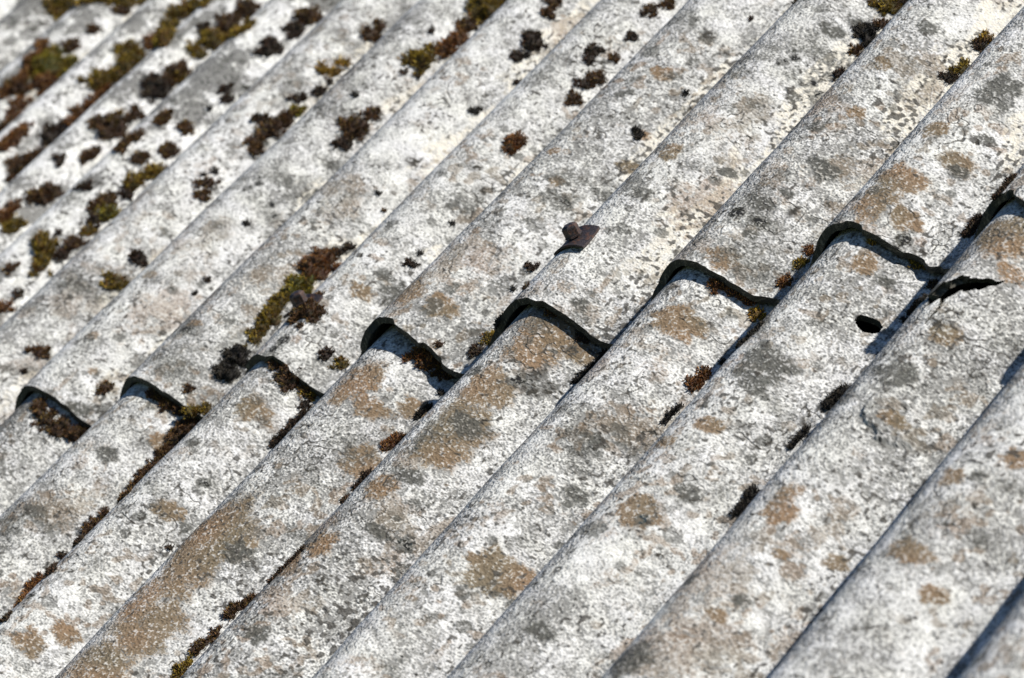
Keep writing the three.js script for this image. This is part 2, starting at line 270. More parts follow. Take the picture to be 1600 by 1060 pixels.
function roofSheet(S) {
  const top = S.upper ? upperTop : lowerTop;
  const U = spacing(S.u0, S.u0 + S.w, S.stepU || S.step, S.fineU || []), V = spacing(S.v0, S.v0 + S.h, S.step * 1.35, S.fineV || []);
  let crackRow = -9; if (S.cracked) { crackRow = V.findIndex((v) => v >= CR.vm); V[crackRow] = CR.vm; V[crackRow - 1] = CR.vm - 0.0004; }
  const nu = U.length, nv = V.length, pu = new Float64Array(nu * nv), pv = new Float64Array(nu * nv), pn = new Float64Array(nu * nv);
  const pos = [], uv = [], idx = [], dark = [];
  const ragL = (v) => 0.004 * (fbm(v * 40, S.seed, 3) - 0.5);
  for (let j = 0; j < nv; j++) for (let i = 0; i < nu; i++) {
    let u = U[i], v = V[j]; const o = j * nu + i;
    if (S.upper) { const k = Math.max(0, 1 - (v - S.v0) / 0.12); v += (edgeV(u) - S.v0) * k; }
    if (i === 0) u += ragL(v);
    for (const h of S.holes || []) {
      const du = u - h.u, dv = v - h.v, d = Math.hypot(du, dv), a = Math.atan2(dv, du), rr = h.r * (0.86 + 0.28 * fbm(9 + 2.4 * Math.cos(a), 9 + 2.4 * Math.sin(a), 3));
      if (Math.abs(d - rr) < 0.00055 && d > 0) { u = h.u + du * rr / d; v = h.v + dv * rr / d; }
    }
    if (S.cracked) {   // rows of the grid bend along the crack; the row below it stands off by the width of the opening
      const uc = Math.min(CR.u1, Math.max(CR.u0, u)), dv = v - CR.vm, k = Math.exp(-((dv / 0.055) ** 2)) * Math.exp(-(((u - uc) / 0.03) ** 2));
      v += (crackV(uc) - CR.vm) * k;
      if (j < crackRow) v -= crackW(u) * Math.exp(-(Math.max(0, -dv - 0.0013) / 0.03));
    }
    pu[o] = u; pv[o] = v; pn[o] = top(u, v, S.start);
  }
  // normals of the top face, for thickness
  const base = [S.u0, S.v0, 0];
  const put = (o, side) => {
    const i = o % nu, j = (o / nu) | 0, e = 0.0006, u = pu[o], v = pv[o];
    let n = pn[o];
    if (side) { const gu = (top(u + e, v, S.start) - top(u - e, v, S.start)) / (2 * e), s = Math.sqrt(1 + gu * gu); const uu = u + THICK * gu / s; pos.push(uu - base[0], v - base[1], n - THICK / s); }
    else pos.push(u - base[0], v - base[1], n);
    uv.push((u - S.u0) / S.w, (v - S.v0 + 0.05) / (S.h + 0.05));
    return pos.length / 3 - 1;
  };
  const T = new Int32Array(nu * nv), B = new Int32Array(nu * nv);
  for (let o = 0; o < nu * nv; o++) T[o] = put(o, 0);
  for (let o = 0; o < nu * nv; o++) B[o] = put(o, 1);
  const keep = (i, j) => {
    if (i < 0 || j < 0 || i >= nu - 1 || j >= nv - 1) return false;
    const a = j * nu + i, cu = (pu[a] + pu[a + 1] + pu[a + nu] + pu[a + nu + 1]) / 4, cv = (pv[a] + pv[a + 1] + pv[a + nu] + pv[a + nu + 1]) / 4;
    for (const h of S.holes || []) { const an = Math.atan2(cv - h.v, cu - h.u); if (Math.hypot(cu - h.u, cv - h.v) < h.r * (0.86 + 0.28 * fbm(9 + 2.4 * Math.cos(an), 9 + 2.4 * Math.sin(an), 3))) return false; }
    if (S.cracked) {
      if (j === crackRow - 1 && crackW(cu) > 0) return false;
      // the thin branch that runs down from the opening
      const bu = S.branch.u + (cv - S.branch.v) * -0.05 + 0.004 * (fbm(cv * 160, 2.2, 2) - 0.5);
      if (cv < S.branch.v && cv > S.branch.v - 0.040 && Math.abs(cu - bu) < 0.00095 * (0.45 + 1.2 * (cv - S.branch.v + 0.040) / 0.040)) return false;
    }
    return true;
  };
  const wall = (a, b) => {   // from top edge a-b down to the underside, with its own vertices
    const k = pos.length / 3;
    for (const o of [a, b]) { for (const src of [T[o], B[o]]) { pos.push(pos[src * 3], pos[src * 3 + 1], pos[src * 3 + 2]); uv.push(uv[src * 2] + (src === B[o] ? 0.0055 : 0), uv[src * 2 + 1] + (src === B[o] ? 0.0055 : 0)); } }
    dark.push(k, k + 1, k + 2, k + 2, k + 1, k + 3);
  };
  for (let j = 0; j < nv - 1; j++) for (let i = 0; i < nu - 1; i++) {
    if (!keep(i, j)) continue;
    const a = j * nu + i, b = a + 1, c = a + nu, d = c + 1;
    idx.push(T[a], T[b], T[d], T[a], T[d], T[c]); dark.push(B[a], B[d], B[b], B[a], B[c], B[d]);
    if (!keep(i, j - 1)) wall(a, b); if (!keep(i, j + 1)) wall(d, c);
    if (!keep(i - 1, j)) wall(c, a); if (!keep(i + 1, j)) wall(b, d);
  }
  const g = new THREE.BufferGeometry();
  g.setAttribute('position', new THREE.Float32BufferAttribute(pos, 3));
  g.setAttribute('uv', new THREE.Float32BufferAttribute(uv, 2));
  g.setIndex(new THREE.BufferAttribute(new Uint32Array([].concat(idx, dark)), 1)); g.computeVertexNormals();
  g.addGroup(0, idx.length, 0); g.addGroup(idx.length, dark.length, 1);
  const m = placeOnRoof(new THREE.Mesh(g, [weathered(S, S.mm), darkEdgeMat]), S.u0, S.v0, 0);
  m.name = numbered('corrugated_roof_sheet');
  tag(m, S.label, 'roof sheet', 'corrugated fibre cement sheets of the roof');
  scene.add(m);
}
const SL = (start) => (start - 0.36) * P, SWID = 5.06 * P;
const sheets = [
  { start: 4, upper: true, v0: VE, h: 1.25, step: 0.0044, stepU: 0.0021, mm: 0.62, seed: 1, far: 0, fineV: [[VE, VE + 0.02, 0.0016]], label: 'upper grey sheet at right carrying the bare bolt, lying over the holed sheet' },
  { start: -1, upper: true, v0: VE, h: 1.55, step: 0.0052, stepU: 0.0024, mm: 0.78, seed: 2, far: 0.55, fineV: [[VE, VE + 0.02, 0.0018]], label: 'upper grey sheet carrying the mossy bolt, its wavy edge reaching the left picture edge' },
  { start: -6, upper: true, v0: VE, h: 1.75, step: 0.006, mm: 0.95, seed: 3, far: 1, label: 'white-blotched mossy sheet near the top left corner, beside the grey sheet with the mossy bolt' },
  { start: -11, upper: true, v0: VE, h: 2.0, step: 0.009, mm: 1.3, seed: 4, far: 1, label: 'farthest blurred sheet in the extreme top left corner' },
  { start: 4, upper: false, v0: -0.78, h: 0.99, step: 0.004, mm: 0.6, seed: 5, far: 0, cracked: true, holes: [HOLE], label: 'lower grey sheet with a round bolt hole and a jagged crack' },
  { start: -1, upper: false, v0: -0.70, h: 0.90, step: 0.004, mm: 0.62, seed: 6, far: 0, label: 'lower sheet at bottom left with long ochre lichen streaks along its ridges' },
  { start: 9, upper: false, v0: -0.9, h: 1.0, step: 0.006, mm: 0.8, seed: 7, far: 0, label: 'lower sheet showing only a sliver in the bottom right corner' },
];
for (const S of sheets) {
  S.u0 = SL(S.start); S.w = SWID;
  if (S.cracked) {
    const b = hit(1480, 462); S.branch = { u: b.u, v: b.v + 0.004 };
    S.fineU = [[CR.u0 - 0.012, CR.u1 + 0.008, 0.0011], [HOLE.u - 0.015, HOLE.u + 0.015, 0.0009], [FLAKE.u - 0.026, FLAKE.u + 0.026, 0.0014]];
    S.fineV = [[CR.vm - 0.07, CR.vm + 0.05, 0.0013], [HOLE.v - 0.015, HOLE.v + 0.015, 0.0009], [FLAKE.v - 0.028, FLAKE.v + 0.028, 0.0015]];
  }
  roofSheet(S);
}

// ------------------------------------------------------------------ the two roof bolts with their saddle washers
const rustMat = (() => {
  const N = 256, d = new Uint8Array(N * N * 4), h = new Uint8Array(N * N * 4);
  for (let j = 0; j < N; j++) for (let i = 0; i < N; i++) {
    const a = fbm(i / 24, j / 24, 4), b = fbm(i / 5 + 50, j / 5, 2), t = sm(0.5, 0.68, a), o = (j * N + i) * 4;
    d[o] = enc(mix(0.036, 0.085, t) * (0.6 + 0.8 * b)); d[o + 1] = enc(mix(0.029, 0.044, t) * (0.6 + 0.8 * b)); d[o + 2] = enc(mix(0.031, 0.031, t) * (0.6 + 0.8 * b)); d[o + 3] = 255;
    h[o] = h[o + 1] = h[o + 2] = 255 * (0.6 * a + 0.4 * b) | 0; h[o + 3] = 255;
  }
  const mk = (x, s) => { const t = new THREE.DataTexture(x, N, N, THREE.RGBAFormat); t.magFilter = t.minFilter = THREE.LinearFilter; t.wrapS = t.wrapT = THREE.RepeatWrapping; if (s) t.colorSpace = THREE.SRGBColorSpace; t.needsUpdate = true; return t; };
  return new THREE.MeshStandardMaterial({ map: mk(d, true), bumpMap: mk(h, false), bumpScale: 0.0007, roughness: 0.55, metalness: 0.25 });
})();
function roofBolt(crest, px, py, label, tilt, size) {
  const c = hit(px, py), u0 = crest * P + tab(DUU, crest), v0 = c.v, n0 = upperTop(u0, v0);
  const t = placeOnRoof(new THREE.Group(), u0, v0, n0); t.name = numbered('roof_bolt'); tag(t, label, 'bolt', 'rusty bolts on the roof ridges');
  // saddle washer: a square plate bent over the ridge
  const nu = 18, nv = 8, hw = size, hv = size * 0.92, pos = [], uv = [], idx = [];
  const lay = (k) => { for (let j = 0; j <= nv; j++) for (let i = 0; i <= nu; i++) { const u = -hw + 2 * hw * i / nu, v = -hv + 2 * hv * j / nv, b = AMP * 1.0 * (Math.cos(2 * Math.PI * u / P) - 1); pos.push(u, v, b + 0.0008 + (k ? 0 : 0.0020) + 0.0012 * Math.pow(Math.abs(v) / hv, 3)); uv.push(i / nu, j / nv); } };
  lay(0); lay(1); const n1 = (nu + 1) * (nv + 1);
  for (let j = 0; j < nv; j++) for (let i = 0; i < nu; i++) { const a = j * (nu + 1) + i, b = a + 1, d = a + nu + 1, e = d + 1; idx.push(a, b, e, a, e, d, a + n1, e + n1, b + n1, a + n1, d + n1, e + n1); }
  const rim = []; for (let i = 0; i < nu; i++) rim.push(i); for (let j = 0; j < nv; j++) rim.push(j * (nu + 1) + nu); for (let i = nu; i > 0; i--) rim.push(nv * (nu + 1) + i); for (let j = nv; j > 0; j--) rim.push(j * (nu + 1));
  for (let k = 0; k < rim.length; k++) { const a = rim[k], b = rim[(k + 1) % rim.length], q = pos.length / 3; for (const s of [a, a + n1, b, b + n1]) { pos.push(pos[3 * s], pos[3 * s + 1], pos[3 * s + 2]); uv.push(uv[2 * s], uv[2 * s + 1]); } idx.push(q, q + 1, q + 2, q + 2, q + 1, q + 3); }
  const g = new THREE.BufferGeometry(); g.setAttribute('position', new THREE.Float32BufferAttribute(pos, 3)); g.setAttribute('uv', new THREE.Float32BufferAttribute(uv, 2)); g.setIndex(idx); g.computeVertexNormals();
  const washer = new THREE.Mesh(g, rustMat); washer.name = 'washer'; washer.castShadow = washer.receiveShadow = true; washer.rotation.z = tilt; t.add(washer);
  // hexagon head with rounded top edge
  const prof = [[0, 0.0130], [0.0048, 0.0127], [0.0066, 0.0116], [0.0074, 0.0102], [0.0074, 0.0034], [0.0080, 0.0030], [0.0080, 0.0018]].map(([r, y]) => new THREE.Vector2(r, y));
  const hg = new THREE.LatheGeometry(prof, 6); hg.rotateX(Math.PI / 2);
  const hn = hg.toNonIndexed(); hn.computeVertexNormals();
  const head = new THREE.Mesh(hn, rustMat); head.name = 'bolt_head'; head.position.set(0, 0, 0.0018); head.rotation.z = 0.35 + tilt; head.rotation.x = -0.10; head.castShadow = head.receiveShadow = true; t.add(head);
  scene.add(t);
  return { u: u0, v: v0, n: n0 };
}
roofBolt(4, 905, 374, 'bare rusty bolt with a bent square washer on a ridge above the centre', 0.10, 0.0165);
const MB = roofBolt(2, 468, 481, 'rusty bolt with a purplish washer half buried in moss, left of centre', -0.06, 0.0150);

// ------------------------------------------------------------------ moss
const HUE = {   // [cushion body, shoots ...] linear
  brown: [[0.030, 0.016, 0.008], [0.120, 0.056, 0.020], [0.180, 0.090, 0.026], [0.085, 0.046, 0.022], [0.190, 0.120, 0.024]],
  rust: [[0.048, 0.023, 0.010], [0.276, 0.114, 0.031], [0.198, 0.082, 0.026], [0.360, 0.180, 0.043], [0.132, 0.062, 0.026]],
  olive: [[0.043, 0.031, 0.008], [0.276, 0.192, 0.019], [0.372, 0.252, 0.022], [0.168, 0.114, 0.019], [0.216, 0.108, 0.024]],
  green: [[0.043, 0.041, 0.008], [0.276, 0.234, 0.019], [0.384, 0.288, 0.022], [0.180, 0.156, 0.019], [0.240, 0.150, 0.022]],
  yellow: [[0.070, 0.040, 0.010], [0.480, 0.300, 0.030], [0.360, 0.200, 0.024], [0.160, 0.095, 0.020], [0.560, 0.370, 0.045]],
  dark: [[0.018, 0.012, 0.008], [0.062, 0.032, 0.018], [0.088, 0.044, 0.020], [0.036, 0.024, 0.015], [0.075, 0.052, 0.022]],
  black: [[0.012, 0.010, 0.008], [0.030, 0.024, 0.017], [0.020, 0.016, 0.012], [0.042, 0.032, 0.020], [0.050, 0.040, 0.026]],
};
const mossMat = new THREE.MeshStandardMaterial({ vertexColors: true, roughness: 0.95, side: THREE.DoubleSide });
// [kind, hue, radius px, 'label or empty for a composed one', [x, y], [x, y] ...]   more than one point: a strip along them
const MOSS = [
  ['M', 'olive', 17, 'olive moss cushion touching the top edge, near the top left corner', [102, 9]],
  ['M', 'olive', 8, '', [130, 2], [200, 3]],
  ['M', 'green', 22, 'bright green moss cushion, the greenest one in the top left corner', [72, 104]],
  ['M', 'brown', 14, '', [24, 136]], ['M', 'rust', 8, '', [64, 68]], ['M', 'rust', 9, '', [62, 84], [44, 100]],
  ['M', 'olive', 14, 'long olive and rust moss strip filling a furrow, upper left', [152, 124], [183, 115], [215, 92], [258, 62]],
  ['M', 'olive', 14, '', [200, 78]], ['M', 'olive', 11, '', [268, 42]], ['M', 'olive', 10, '', [274, 20], [300, 15], [326, 2]],
  ['M', 'brown', 13, '', [357, 39]], ['M', 'brown', 13, '', [384, 14]], ['M', 'dark', 6, '', [316, 44]], ['M', 'olive', 15, '', [333, 65]],
  ['M', 'dark', 11, '', [462, 48]], ['M', 'brown', 14, '', [482, 27]],
  ['M', 'dark', 13, 'lone dark oval moss cushion on a bare grey flank near the top, left of centre', [423, 74]],
  ['M', 'brown', 11, '', [272, 112]], ['M', 'dark', 15, '', [246, 140]], ['M', 'olive', 8, '', [282, 120]], ['M', 'brown', 9, '', [262, 128]],
  ['M', 'yellow', 9, 'yellow moss tuft with two bright heads, near the top left of centre', [508, 109], [522, 112]], ['M', 'yellow', 6, '', [537, 97]],
  ['M', 'dark', 7, '', [499, 144]], ['M', 'dark', 5, '', [515, 129]], ['M', 'dark', 7, '', [465, 155]], ['M', 'green', 7, '', [465, 174]],
  ['M', 'brown', 12, '', [420, 200], [434, 193], [448, 186]], ['M', 'dark', 7, '', [404, 187]], ['M', 'brown', 9, '', [397, 221]], ['M', 'brown', 8, '', [401, 236]],
  ['M', 'dark', 7, '', [357, 156]], ['M', 'dark', 6, '', [353, 138]], ['M', 'black', 4, '', [328, 170]], ['M', 'brown', 9, '', [292, 202]],
  ['M', 'brown', 18, 'large brown moss cushion on a white-blotched flank at upper left', [173, 200]],
  ['M', 'brown', 8, '', [211, 178]], ['M', 'yellow', 5, '', [187, 176]], ['M', 'dark', 15, '', [84, 211]], ['M', 'rust', 9, '', [108, 192], [124, 178], [140, 164]], ['M', 'rust', 7, '', [150, 158], [166, 138]],
  ['M', 'brown', 14, '', [29, 262]], ['M', 'rust', 9, '', [33, 163]], ['M', 'rust', 9, '', [20, 180]], ['M', 'brown', 8, '', [7, 200]],
  ['M', 'rust', 12, '', [66, 133], [82, 122]], ['M', 'olive', 9, '', [96, 112]], ['M', 'brown', 10, '', [109, 72]], ['M', 'brown', 7, '', [146, 48]], ['M', 'brown', 8, '', [188, 17]], ['M', 'olive', 7, '', [221, 2]],
  ['M', 'rust', 8, '', [2, 232], [22, 214], [40, 200]], ['M', 'rust', 7, '', [2, 150], [30, 128], [50, 108]], ['M', 'brown', 7, '', [186, 234], [200, 222], [214, 212]], ['M', 'brown', 7, '', [250, 190], [262, 178]], ['M', 'olive', 7, '', [296, 76], [312, 84]], ['M', 'rust', 8, '', [232, 72], [244, 60]], ['M', 'brown', 8, '', [18, 280], [48, 254], [62, 240]], ['M', 'brown', 10, '', [48, 314], [66, 306], [82, 298]], ['M', 'olive', 8, '', [12, 358], [28, 350]], ['M', 'dark', 7, '', [94, 251]], ['M', 'brown', 7, '', [130, 247], [150, 238]],
  ['M', 'brown', 10, '', [217, 248]], ['M', 'olive', 10, '', [206, 288], [226, 277], [246, 267]], ['M', 'dark', 8, '', [199, 303]], ['M', 'brown', 11, '', [268, 235]],
  ['M', 'green', 12, '', [166, 334]], ['M', 'dark', 9, '', [150, 344]], ['M', 'brown', 9, '', [168, 311]], ['M', 'brown', 8, '', [148, 322]], ['M', 'dark', 8, '', [133, 292]],
  ['M', 'brown', 9, '', [324, 287]], ['M', 'brown', 8, '', [317, 308]], ['M', 'black', 5, '', [336, 268]], ['M', 'black', 4, '', [318, 273]],
  ['M', 'black', 5, 'black moss dot on an otherwise bare grey flank, left of centre', [385, 350]],
  ['M', 'brown', 16, 'rust brown moss cushion on grey flank, left of the two cushions above centre', [554, 200]], ['M', 'brown', 9, '', [580, 178]], ['M', 'dark', 9, '', [537, 226]],
  ['M', 'brown', 10, '', [578, 55]], ['M', 'brown', 6, '', [595, 41]],
  ['M', 'olive', 23, 'big olive brown moss cushion cut by the top edge at middle', [757, 11]],
  ['M', 'brown', 10, '', [733, 41]], ['M', 'rust', 12, '', [717, 60]], ['M', 'rust', 13, '', [697, 77]], ['M', 'olive', 17, 'olive brown moss cushion ending a chain of cushions from the top edge', [661, 96]], ['M', 'dark', 5, '', [632, 114]], ['M', 'black', 4, '', [654, 120]],
  ['M', 'dark', 13, 'round dark brown moss ball standing alone on a flank near the top', [832, 66]], ['M', 'dark', 8, '', [807, 88]], ['M', 'black', 5, '', [822, 88]],
  ['M', 'brown', 8, '', [865, 6]], ['M', 'brown', 7, '', [859, 22]], ['M', 'black', 5, '', [554, 149]], ['M', 'dark', 5, '', [673, 49]],
  ['M', 'dark', 8, '', [929, 80]], ['M', 'dark', 8, '', [920, 92]], ['M', 'brown', 6, '', [960, 90]], ['M', 'brown', 11, '', [934, 122]], ['M', 'dark', 8, '', [913, 133]], ['M', 'brown', 9, '', [897, 156]],
  ['M', 'dark', 7, '', [989, 59]], ['M', 'brown', 8, '', [1019, 15]], ['M', 'brown', 7, '', [1044, 6]], ['M', 'dark', 5, '', [1006, 22]],
  ['M', 'rust', 9, 'rust brown moss tuft on a flank above the bare bolt, trailing right', [795, 231], [812, 219]],
  ['M', 'black', 6, '', [741, 174]], ['M', 'dark', 5, '', [808, 129]], ['M', 'black', 6, '', [1000, 211]], ['M', 'black', 4, '', [992, 202]], ['M', 'black', 4, '', [707, 350]], ['M', 'black', 4, '', [591, 302]], ['M', 'brown', 4, '', [600, 329]],
  ['M', 'olive', 13, '', [1389, 11]], ['M', 'dark', 9, '', [1408, 4]], ['M', 'brown', 7, '', [1379, 37]], ['M', 'black', 13, '', [1355, 54]], ['M', 'brown', 7, '', [1337, 79]],
  ['M', 'dark', 7, '', [1311, 117]], ['M', 'yellow', 8, 'yellow flecked dark moss tuft near the top right corner', [1541, 61]], ['M', 'dark', 9, '', [1535, 72]],
  ['M', 'olive', 9, '', [1505, 108]], ['M', 'dark', 8, '', [1484, 124]], ['M', 'black', 5, '', [1072, 146]], ['M', 'dark', 4, '', [1174, 30]],
  ['M', 'dark', 9, '', [1578, 284]], ['M', 'dark', 8, '', [1562, 302]], ['M', 'dark', 7, '', [1515, 366], [1530, 345]], ['M', 'dark', 4, '', [1243, 3]],
  ['M', 'olive', 12, 'tall brown and yellow moss cushion at the left edge, above the sheet edge', [65, 378], [67, 398], [66, 416]],
  ['M', 'brown', 11, '', [113, 383]], ['M', 'dark', 8, '', [97, 400]], ['M', 'olive', 7, '', [138, 362]], ['M', 'dark', 5, '', [92, 365]], ['M', 'brown', 7, '', [17, 420]], ['M', 'rust', 9, '', [4, 481]], ['M', 'dark', 6, '', [27, 460]],
  ['M', 'dark', 10, '', [217, 405]], ['M', 'olive', 12, '', [179, 443]], ['M', 'brown', 10, '', [62, 550]], ['M', 'dark', 5, '', [324, 438]], ['M', 'black', 4, '', [304, 459]], ['M', 'dark', 5, '', [37, 581]],
  ['M', 'rust', 15, 'large reddish brown moss cushion in the furrow just above the mossy bolt', [512, 404], [503, 414], [494, 424]], ['M', 'dark', 7, '', [528, 398], [548, 384]],
  ['M', 'green', 14, 'yellow-olive moss bank touching the mossy bolt from the upper left', [478, 440], [464, 448], [452, 458]],
  ['M', 'olive', 14, 'olive moss bank in the furrow just below left of the mossy bolt', [444, 468], [432, 482], [420, 496]], ['M', 'olive', 11, 'lowest olive moss cushions in the furrow beside the mossy bolt', [412, 508], [404, 520], [398, 528]],
  ['M', 'brown', 18, 'brown moss dome growing on the lower half of the mossy bolt washer', [476, 487]],
  ['M', 'black', 13, 'blackish moss in shade beneath the olive cushions, by the sheet edge', [370, 560], [352, 582]],
  ['M', 'dark', 7, 'small dark moss knob alone on the flank below the mossy bolt', [508, 555]],
  // below and along the wavy edge
  ['L', 'brown', 13, 'dark moss strip under the leftmost scallop of the wavy edge', [60, 634], [72, 656], [94, 671], [116, 680]],
  ['M', 'brown', 9, 'brown moss tuft at the left foot of the second scallop', [166, 607]],
  ['L', 'brown', 10, 'brown moss strip under the lip of the second scallop from the left', [245, 612], [268, 626], [286, 641]],
  ['M', 'brown', 6, 'small dark tuft on the flank above the second scallop lip', [295, 608]],
  ['M', 'olive', 8, 'olive moss tuft between second and third scallop, in the furrow bottom', [318, 640], [306, 652]],
  ['M', 'brown', 12, 'brown moss cushion in the furrow below the second scallop', [292, 666], [276, 684]],
  ['M', 'brown', 7, 'brown moss line in the lower furrow, first below the second scallop', [262, 700], [236, 730], [208, 762]],
  ['M', 'brown', 7, 'brown moss line midway down the lower left furrow', [196, 775], [165, 802], [138, 829]],
  ['M', 'dark', 6, 'thin dark moss line in the lower left furrow, below the midway line', [126, 845], [100, 870], [80, 895]],
  ['M', 'rust', 7, 'brown moss line near the bottom left corner of the picture', [66, 905], [48, 920], [34, 938]],
  ['M', 'dark', 6, 'moss tuft at the left picture edge, lowest in its furrow', [8, 968]],
  ['L', 'brown', 13, 'brown moss strip under the lip of the third scallop, below the mossy bolt', [434, 572], [456, 590], [480, 603]],
  ['L', 'olive', 10, 'olive moss tuft at the right foot of the third scallop', [508, 586]], ['M', 'olive', 8, 'olive moss tuft between the third and fourth scallop lips', [534, 570]],
  ['M', 'dark', 6, 'small greenish tuft in the lower furrow below the third scallop', [476, 632]],
  ['L', 'rust', 14, 'spiky rust moss tuft under the lip of the fourth scallop', [660, 550], [674, 556]], ['M', 'brown', 5, 'tiny moss tuft on top of the fourth scallop lip', [686, 539]], ['L', 'brown', 12, 'brown moss tuft at the right foot of the fourth scallop', [703, 572]],
  ['M', 'olive', 8, 'olive tuft in the furrow between the fourth and fifth scallops', [764, 528]], ['M', 'dark', 8, 'dark tuft in furrow at right foot of the fourth scallop, beside the ridge', [745, 549]], ['M', 'black', 6, 'grey-black tuft beside the left foot of the fifth scallop', [781, 506]],
  ['M', 'dark', 6, 'small dark tuft on the flank left of the fifth scallop, below the bare bolt', [829, 418]], ['M', 'dark', 5, '', [822, 450]], ['M', 'black', 4, '', [802, 452]],
  ['M', 'rust', 8, 'rust moss tuft in a lower furrow, left of the long ochre ridge', [609, 697], [622, 684]], ['M', 'black', 5, 'dark thin moss in the lower furrow above the rust tuft', [650, 655], [668, 638]], ['M', 'black', 5, 'dark speck of moss high in the lower furrow below the fourth scallop', [690, 615]],
  ['L', 'brown', 6, 'tiny rust tuft under the lip of the fifth scallop', [866, 487]], ['L', 'dark', 8, 'dark tuft under the right part of the fifth scallop lip', [920, 517]],
  ['M', 'dark', 6, '', [642, 413]], ['M', 'black', 4, '', [656, 396]],
  ['L', 'rust', 10, 'brown moss strip under the lip of the sixth scallop', [1122, 440], [1148, 452]], ['L', 'rust', 8, 'reddish tuft at the right under the sixth scallop lip', [1171, 471]], ['L', 'yellow', 8, 'orange moss tuft below the right foot of the sixth scallop', [1183, 492]],
  ['M', 'rust', 8, 'reddish brown tuft in furrow right of the sixth scallop', [1224, 443]], ['M', 'olive', 8, 'yellow flecked tuft in the furrow left of the seventh scallop', [1249, 415]], ['M', 'rust', 6, 'small rust tuft at the left foot of the seventh scallop', [1264, 391]],
  ['M', 'rust', 7, 'rust moss line in the lower furrow below the sixth scallop', [1103, 583], [1084, 603]],
  ['M', 'dark', 6, 'dark moss in the furrow left of the crack', [1424, 490], [1436, 476]],
  ['L', 'yellow', 5, 'tiny orange tuft under the crown of the seventh scallop', [1369, 374]], ['L', 'olive', 8, 'olive tuft under the right part of the seventh scallop lip', [1434, 414]], ['L', 'dark', 6, 'dark tuft in the corner between seventh scallop and crack', [1460, 446]],
  ['M', 'black', 9, 'black mossy crust in the furrow below the round bolt hole', [1318, 614], [1300, 634]], ['M', 'black', 7, 'lower black crust in the furrow, second below the round hole', [1177, 768], [1154, 803]],
  ['M', 'black', 4, 'thin black moss line in the lower furrow, highest one below the sixth scallop', [1192, 506], [1160, 538], [1128, 566]], ['M', 'black', 4, 'thin black moss line in the lower furrow, lowest one below the sixth scallop', [1062, 634], [1036, 662]],
  ['M', 'black', 4, 'thin black moss line in the furrow below the broken corner, above the round hole', [1446, 468], [1412, 500]], ['M', 'black', 5, 'black crumbs of moss in the furrow between the two black crusts', [1262, 670], [1236, 700]],
  ['M', 'black', 4, 'thin black moss line in the furrow below the fifth scallop', [946, 552], [916, 580], [898, 598]],
  ['M', 'dark', 4, 'thin dark moss line in the furrow left of the long ochre ridge, near the bottom', [474, 858], [448, 884], [424, 908]], ['M', 'dark', 4, 'thin dark moss line in the furrow left of the long ochre ridge, halfway down', [578, 738], [556, 762], [538, 784]],
  ['M', 'dark', 4, 'thin dark line in the furrow below the third scallop, upper part', [474, 646], [446, 674], [424, 698]],  // a thin dark strip along the furrow
  ['M', 'rust', 7, 'rust moss line along the farthest left furrow, cut by the left picture edge', [2, 342], [22, 322]], ['M', 'olive', 7, 'thin golden moss line in a furrow at the top, left of the two-lobed dark cushion', [388, 40], [372, 54], [352, 62]],
  ['M', 'dark', 4, 'tiny dark moss speck on the flank at bottom left', [265, 856]],
  ['M', 'brown', 7, 'upper brown moss tuft in a furrow at bottom left centre', [396, 935], [376, 949], [354, 962]], ['M', 'brown', 7, 'brown moss line in a furrow near the bottom, left of centre', [336, 992], [320, 1004], [306, 1017]], ['M', 'olive', 7, 'olive moss line cut by the bottom edge, left of centre', [292, 1036], [276, 1058]],
];
const R0 = rng(77);
const items = MOSS.map(([kind, hue, r, label, ...pts]) => ({ hue, r, label, pts: pts.map(([x, y]) => {
  if (kind !== 'L') return hit(x, y);
  const h = hit(x, y, true), lim = edgeV(h.u) - r * h.z / CAM.f * 0.15;   // grows on the lower sheet, tucked against the lip
  if (h.v > lim) { h.v = lim; h.n = lowerTop(h.u, h.v); }
  return h;
}) }));
